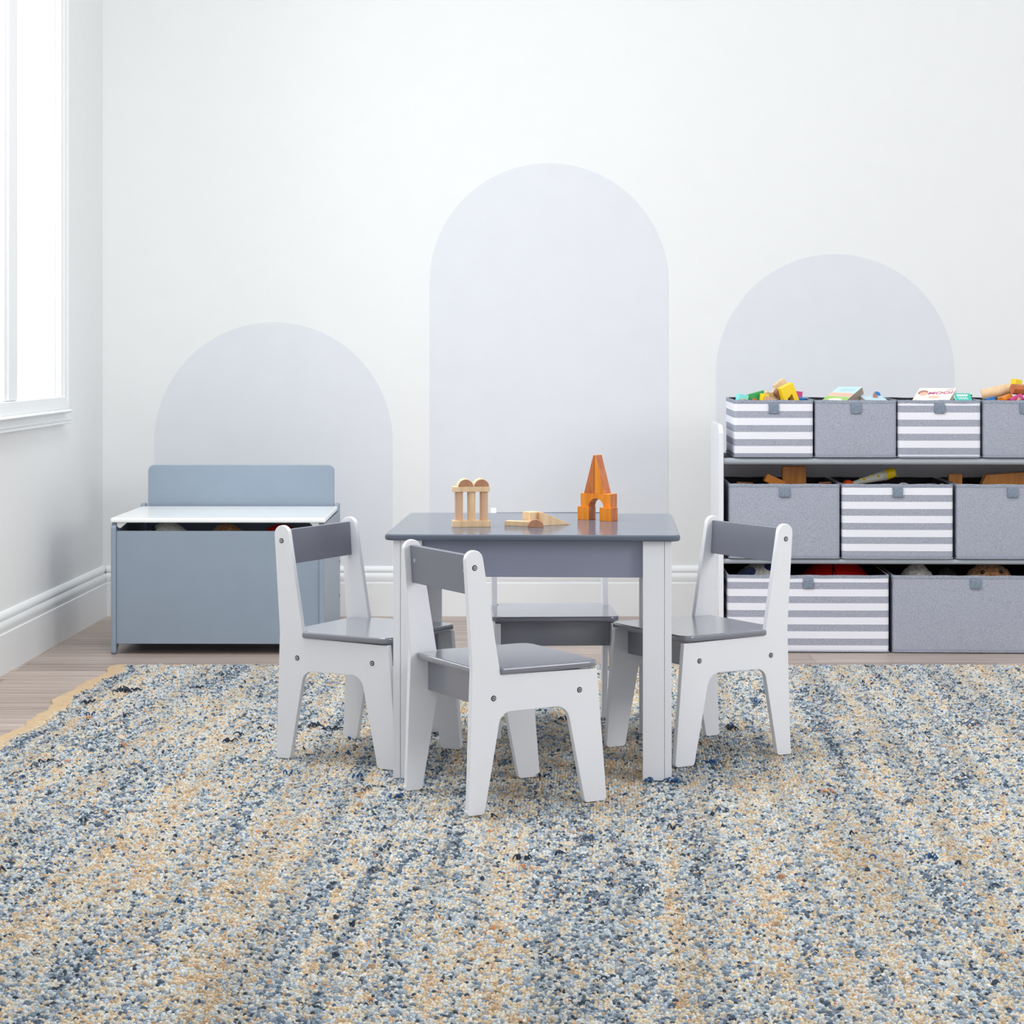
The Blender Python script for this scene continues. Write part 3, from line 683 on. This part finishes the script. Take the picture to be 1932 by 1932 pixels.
toy('wooden_cylinder', cyl((0, -.015, 0), (0, .015, 0), .007, None, 20), M['orangedark'], 'orange peg at the rim below the green block', ub(1425), .06, .7265)
toy('wooden_cylinder', cyl((0, -.015, 0), (0, .015, 0), .0065, None, 20), M['natpink'], 'pale peg at the rim beside the cyan block', ub(1404), .05, .7265)

# books
def book(name, label, wd, hg, th, cover, pages, u, v, z, rx, ry, rz):
    t = thing(name, label, 'book', group=None); place(t, u, v, z, rx, ry, rz)
    finish('page_block', box(-wd / 2 + .001, wd / 2 - .001, -hg / 2 + .001, hg / 2 - .001, -th + .001, -.001), pages, t, smooth=None)
    c = finish('cover', box(-wd / 2, wd / 2, -hg / 2, hg / 2, -.0012, 0, .0004, 1), cover, t); finish('cover', box(-wd / 2, wd / 2, -hg / 2, hg / 2, -th, -th + .0012, .0004, 1), cover, t)
    return t, c
def decal(nm, pts, mat, c, z=.0003): return finish(nm, prism(pts, -.0002, z, 'z'), mat, c, smooth=None)
bk1, c = book('picture_book', 'thick picture book with pastel cover tilted out of the plain grey bin', .084, .130, .024, M['lblue'], M['page'], .369, .175, .738, .42, 0, -.70)
for k in range(6):
    finish('page_gap', box(.0410, .0417, -.0645, .0645, -.0235 + k * .0040, -.0231 + k * .0040), M['pageline'], bk1, smooth=None)
decal('cover_print', [(-.041, -.062), (.041, -.062), (.041, -.010), (-.041, -.002)], M['lgreen'], c)
decal('cover_print', [(-.041, .000), (.041, -.008), (.041, .018), (-.041, .022)], M['salmon'], c)
decal('cover_print', [(.0 + .026 * math.cos(k * PI / 8), -.030 + .013 * math.sin(k * PI / 8)) for k in range(16)], M['cream'], c, .0005)
decal('cover_print', [(-.028, -.046), (.018, -.046), (.022, -.036), (-.020, -.036)], M['redp'], c, .0007)
decal('cover_print', [(-.02, .034), (.028, .034), (.028, .050), (-.02, .050)], solid('aqua_print', (176, 216, 226)), c)
bk2, c = book('picture_book', 'white MOO! board book tilted out of the striped top bin', .110, .120, .018, M['cream'], M['cream'], .645, .168, .739, .36, 0, -.40)
def text(s, size, mat, parent, loc, rot=(0, 0, 0), shear=0.0, sx=1.0, name='lettering', bold=.0):
    cu = bpy.data.curves.new('txt', 'FONT'); cu.body = s; cu.size = size; cu.extrude = .0004; cu.align_x = 'CENTER'; cu.align_y = 'CENTER'; cu.shear = shear; cu.offset = bold
    o = bpy.data.objects.new('txt', cu); COL.objects.link(o); dg = bpy.context.evaluated_depsgraph_get()
    me = bpy.data.meshes.new_from_object(o.evaluated_get(dg)); bpy.data.objects.remove(o); me.materials.clear(); me.materials.append(mat)
    r = bpy.data.objects.new(name, me); COL.objects.link(r); r.parent = parent; r.location = loc; r.rotation_euler = rot; r.scale = (sx, 1, 1); return r
text('MOO!', .027, M['magenta'], c, (.015, .020, .0003), (0, 0, .12), .2, 1.0, bold=.0006)
decal('cover_print', [(-.036 + .015 * math.cos(k * PI / 8), .022 + .018 * math.sin(k * PI / 8)) for k in range(16)], M['brownp'], c)
decal('cover_print', [(-.032 + .012 * math.cos(k * PI / 8), .012 + .014 * math.sin(k * PI / 8)) for k in range(16)], M['salmon'], c, .0006)
decal('cover_print', [(.004 + .016 * math.cos(k * PI / 8), -.012 + .009 * math.sin(k * PI / 8)) for k in range(16)], M['salmon'], c)
decal('cover_print', [(.030, .042), (.048, .046), (.050, .052), (.034, .047)], M['page'], c)
bk3, c = book('picture_book', 'teal board book lying behind the white book in the striped top bin', .046, .080, .013, M['teal'], M['cream'], .7205, .095, .7325, 0.36, 0, -.05)
decal('cover_print', [(-.017, .018), (.015, .018), (.015, .030), (-.017, .030)], M['cream'], c)
for k, a in enumerate((-.016, -.013)):
    for j in range(4): decal('cover_print', [(a + j * .007, .004 - k * .010), (a + j * .007 + .0045, .004 - k * .010), (a + j * .007 + .005, .010 - k * .010), (a + j * .007 + .0008, .010 - k * .010)], M['cream'], c)
bk4, c = book('picture_book', 'pale blue book lying at the right of the tilted thick book', .066, .110, .012, M['lblue'], M['page'], ub(1652, .15), .15, .7330, 0.10, .03, .05)
toy('toy_disc', cyl((0, 0, -.005), (0, 0, .005), .011, None, 24, r=.001), M['blue'], 'small bright blue disc at the right of the plain book bin', ub(1665), .21, .7385, 1.2, .1, 0)
toy('toy_wedge', prism([(-.009, -.008), (.009, -.008), (-.002, .010)], -.008, .008, 'y', .0005, 1), M['brownp'], 'small brown triangular block beside the bright blue disc', ub(1658), .16, .7385)
# top bin 4
toy('toy_disc', box(-.020, .020, -.012, .012, -.003, .003, .001), M['green'], 'flat green piece between the teal book and wooden cylinders', ub(1840), .28, .737, 0, .02, 0)
toy('toy_block', box(-.014, .014, -.010, .010, -.010, .010, .001), M['blue'], 'blue block at the left corner of the right grey top bin', ub(1861), .06, .7265, 0, -.25, .2)
toy('wooden_cylinder', cyl((-.042, 0, 0), (.042, 0, 0), .0165, None, 32, r=.001), M['nat'], 'large natural wooden cylinder lying on the blocks of the right top bin', ub(1883), .15, .7505, 0, -.24, -.15)
toy('wooden_cylinder', cyl((-.040, 0, 0), (.040, 0, 0), .0155, None, 8, r=.001), M['orangedark'], 'reddish orange octagonal block at the right edge of the photo', ub(1930), .11, .7570, 0, .08, .35)
toy('wooden_cylinder', cyl((-.03, 0, 0), (.03, 0, 0), .0125, None, 28, r=.001), M['orange'], 'orange cylinder with brown end under the large natural one', ub(1892), .085, .7295, 0, -.15, .95)
toy('toy_block', box(-.019, .019, -.012, .012, -.008, .008, .001), M['pink'], 'magenta block below the orange octagonal block', ub(1909), .06, .7325, 0, -.40, .1)
toy('toy_block', box(-.012, .012, -.012, .012, -.012, .012, .001), M['yellow'], 'yellow block on top of the wooden heap at the right photo edge', ub(1926), .19, .7745, 0, .2, .5)
toy('toy_wedge', prism([(-.012, -.01), (.012, -.01), (0, .011)], -.008, .008, 'y', .0005, 1), M['natpink'], 'pale triangular block at the rim under the magenta block', ub(1911), .035, .7265)
# middle bin 5
toy('wooden_block', box(-.036, .036, -.012, .012, -.05, .030, .004, 3), M['amber'], 'amber rectangular block standing upright in the left middle bin', ub(1507), .20, .4985, 0, 0, 0)
toy('wooden_block', box(-.030, .030, -.013, .013, -.012, .012, .001), M['orange'], 'orange plank tilting down to the right beside the amber block', ub(1467), .15, .486, 0, .42, .1)
toy('wooden_block', box(-.024, .024, -.012, .012, -.008, .008, .001), M['brown'], 'thin dark wooden plank at the left of the left middle bin', ub(1410), .12, .477, 0, .05, 0)
toy('wooden_block', box(-.018, .018, -.012, .012, -.008, .008, .001), M['brown'], 'dark wooden block at the right of the left middle bin', ub(1560), .12, .478, 0, -.05, 0)
# middle bin 6: bottle
t = thing('glue_bottle', 'translucent bottle with yellow cap lying in the striped middle bin', 'bottle'); place(t, ub(1655), .15, .4965, 0, -.26, 0)
clear = solid('frosted_bottle', (226, 228, 214), 0.3)
finish('body', cyl((-.065, 0, 0), (.028, 0, 0), .006, .0155, 28), clear, t); finish('collar', cyl((.028, 0, 0), (.036, 0, 0), .0165, None, 28), M['plushw'], t)
finish('cap', cyl((.036, 0, 0), (.064, 0, 0), .0165, .0135, 20, r=.002), M['yellow'], t)
for (a, b2) in ((-.03, -1.2), (-.01, -.6), (.012, -1.4), (-.04, -.4)):
    r_ = .0155 - (.028 - a) * .1; finish('dot', ball((a, r_ * math.sin(b2), r_ * math.cos(b2)), .0038, .003, .003, 12), M['yellow'], t)
toy('toy_ball', ball((0, 0, 0), .018, n=28), solid('orange_ball', (236, 92, 40)), 'small orange ball at the left of the striped middle bin', ub(1603), .12, .4745, cat='ball')
toy('plush_toy', ball((0, 0, 0), .020, .014, .014, 24, noise=.03), M['plushw'], 'small white toy under the yellow-capped bottle', ub(1703), .08, .473, cat='plush toy')
toy('toy_block', box(-.013, .013, -.01, .01, -.008, .008, .001), M['navy'], 'small navy toy at the right of the striped middle bin', ub(1757), .10, .4755)
toy('plush_toy', ball((0, 0, 0), .010, .010, .008, 20), M['plushw'], 'tiny white toy beside the navy one in the striped middle bin', ub(1777), .10, .4755, cat='plush toy')
# middle bin 7
toy('wooden_block', box(-.020, .020, -.012, .012, -.02, .016, .002), M['amber'], 'small amber block at the left of the right middle bin', ub(1812), .20, .490)
toy('wooden_block', prism([(-.075, -.02), (.075, -.02), (.075, .026), (-.060, .016)], -.02, .02, 'y', .003, 2), M['amber'], 'long amber block in the right middle bin at the photo edge', ub(1905), .19, .489, 0, 0, 0)
# floor bins
t = thing('plush_toy', 'white plush ball with navy patches in the wide striped bin', 'plush toy'); place(t, .140, .125, Z3 + .0065)
bd = finish('body', ball((0, 0, .121), .108, .105, .121, 36, noise=.006), M['plushw'], t)
for (a, e, s) in ((-2.45, .85, .030), (-1.0, 1.15, .026), (-1.7, .35, .03), (-.5, .55, .03)):
    n_ = Vector((math.cos(e) * math.cos(a), math.cos(e) * math.sin(a), math.sin(e)))
    p = ball((0, 0, 0), s, s, .012, 20); bmesh.ops.transform(p, matrix=Matrix.Translation(Vector((n_.x * .104, n_.y * .101, .121 + n_.z * .117))) @ n_.to_track_quat('Z', 'Y').to_matrix().to_4x4(), verts=p.verts)
    finish('navy_patch', p, M['navy'], t)
t = thing('basketball', 'red basketball with black seams in the wide striped bin', 'ball'); place(t, .3595, .205, Z3 + .0065, 0, 0, .3)
finish('body', ball((0, 0, .1225), .1225, n=48), M['red'], t)
b = bmesh.new()
for (rx, ry) in ((0, .5), (PI / 2, .5)):
    pts = [Vector((.1226 * math.cos(2 * PI * k / 60), .1226 * math.sin(2 * PI * k / 60), 0)) for k in range(61)]
    Rm = Matrix.Rotation(rx, 4, 'Y') @ Matrix.Rotation(ry, 4, 'X'); tube([(Rm @ p) + Vector((0, 0, .1225)) for p in pts], .0016, 6, b)
for sg in (-1, 1):
    pts = [Vector((.105 * math.cos(2 * PI * k / 60), .105 * math.sin(2 * PI * k / 60), sg * .0632)) for k in range(61)]
    Rm = Matrix.Rotation(.9, 4, 'Y') @ Matrix.Rotation(.5, 4, 'X'); tube([(Rm @ p) + Vector((0, 0, .1225)) for p in pts], .0016, 6, b)
finish('seam', b, M['blackp'], t)
t = thing('plush_toy', 'fluffy white plush at the left of the wide plain bin', 'plush toy'); place(t, .590, .130, Z3 + .0065)
finish('body', ball((0, 0, .118), .066, .07, .118, 36, noise=.03), M['plushw'], t)
t = thing('teddy_bear', 'curly brown teddy bear looking out of the wide plain bin', 'plush toy'); place(t, .800, .125, Z3 + .0065)
finish('body', ball((0, 0, .075), .08, .075, .075, 30, noise=.03), M['teddy'], t); finish('head', ball((0, 0, .175), .072, .062, .066, 40, noise=.04), M['teddy'], t)
for sx in (-1, 1):
    finish('eye', ball((sx * .027, -.046, .219), .006, .004, .006, 12), M['blackp'], t)
t = thing('plush_toy', 'dark plush toy between the white plush and the teddy in the wide bin', 'plush toy'); place(t, .690, .19, Z3 + .0065)
finish('body', ball((0, 0, .11), .045, .06, .11, 28, noise=.03), plush('charcoal_plush', srgb(60, 60, 66), srgb(30, 30, 34)), t)
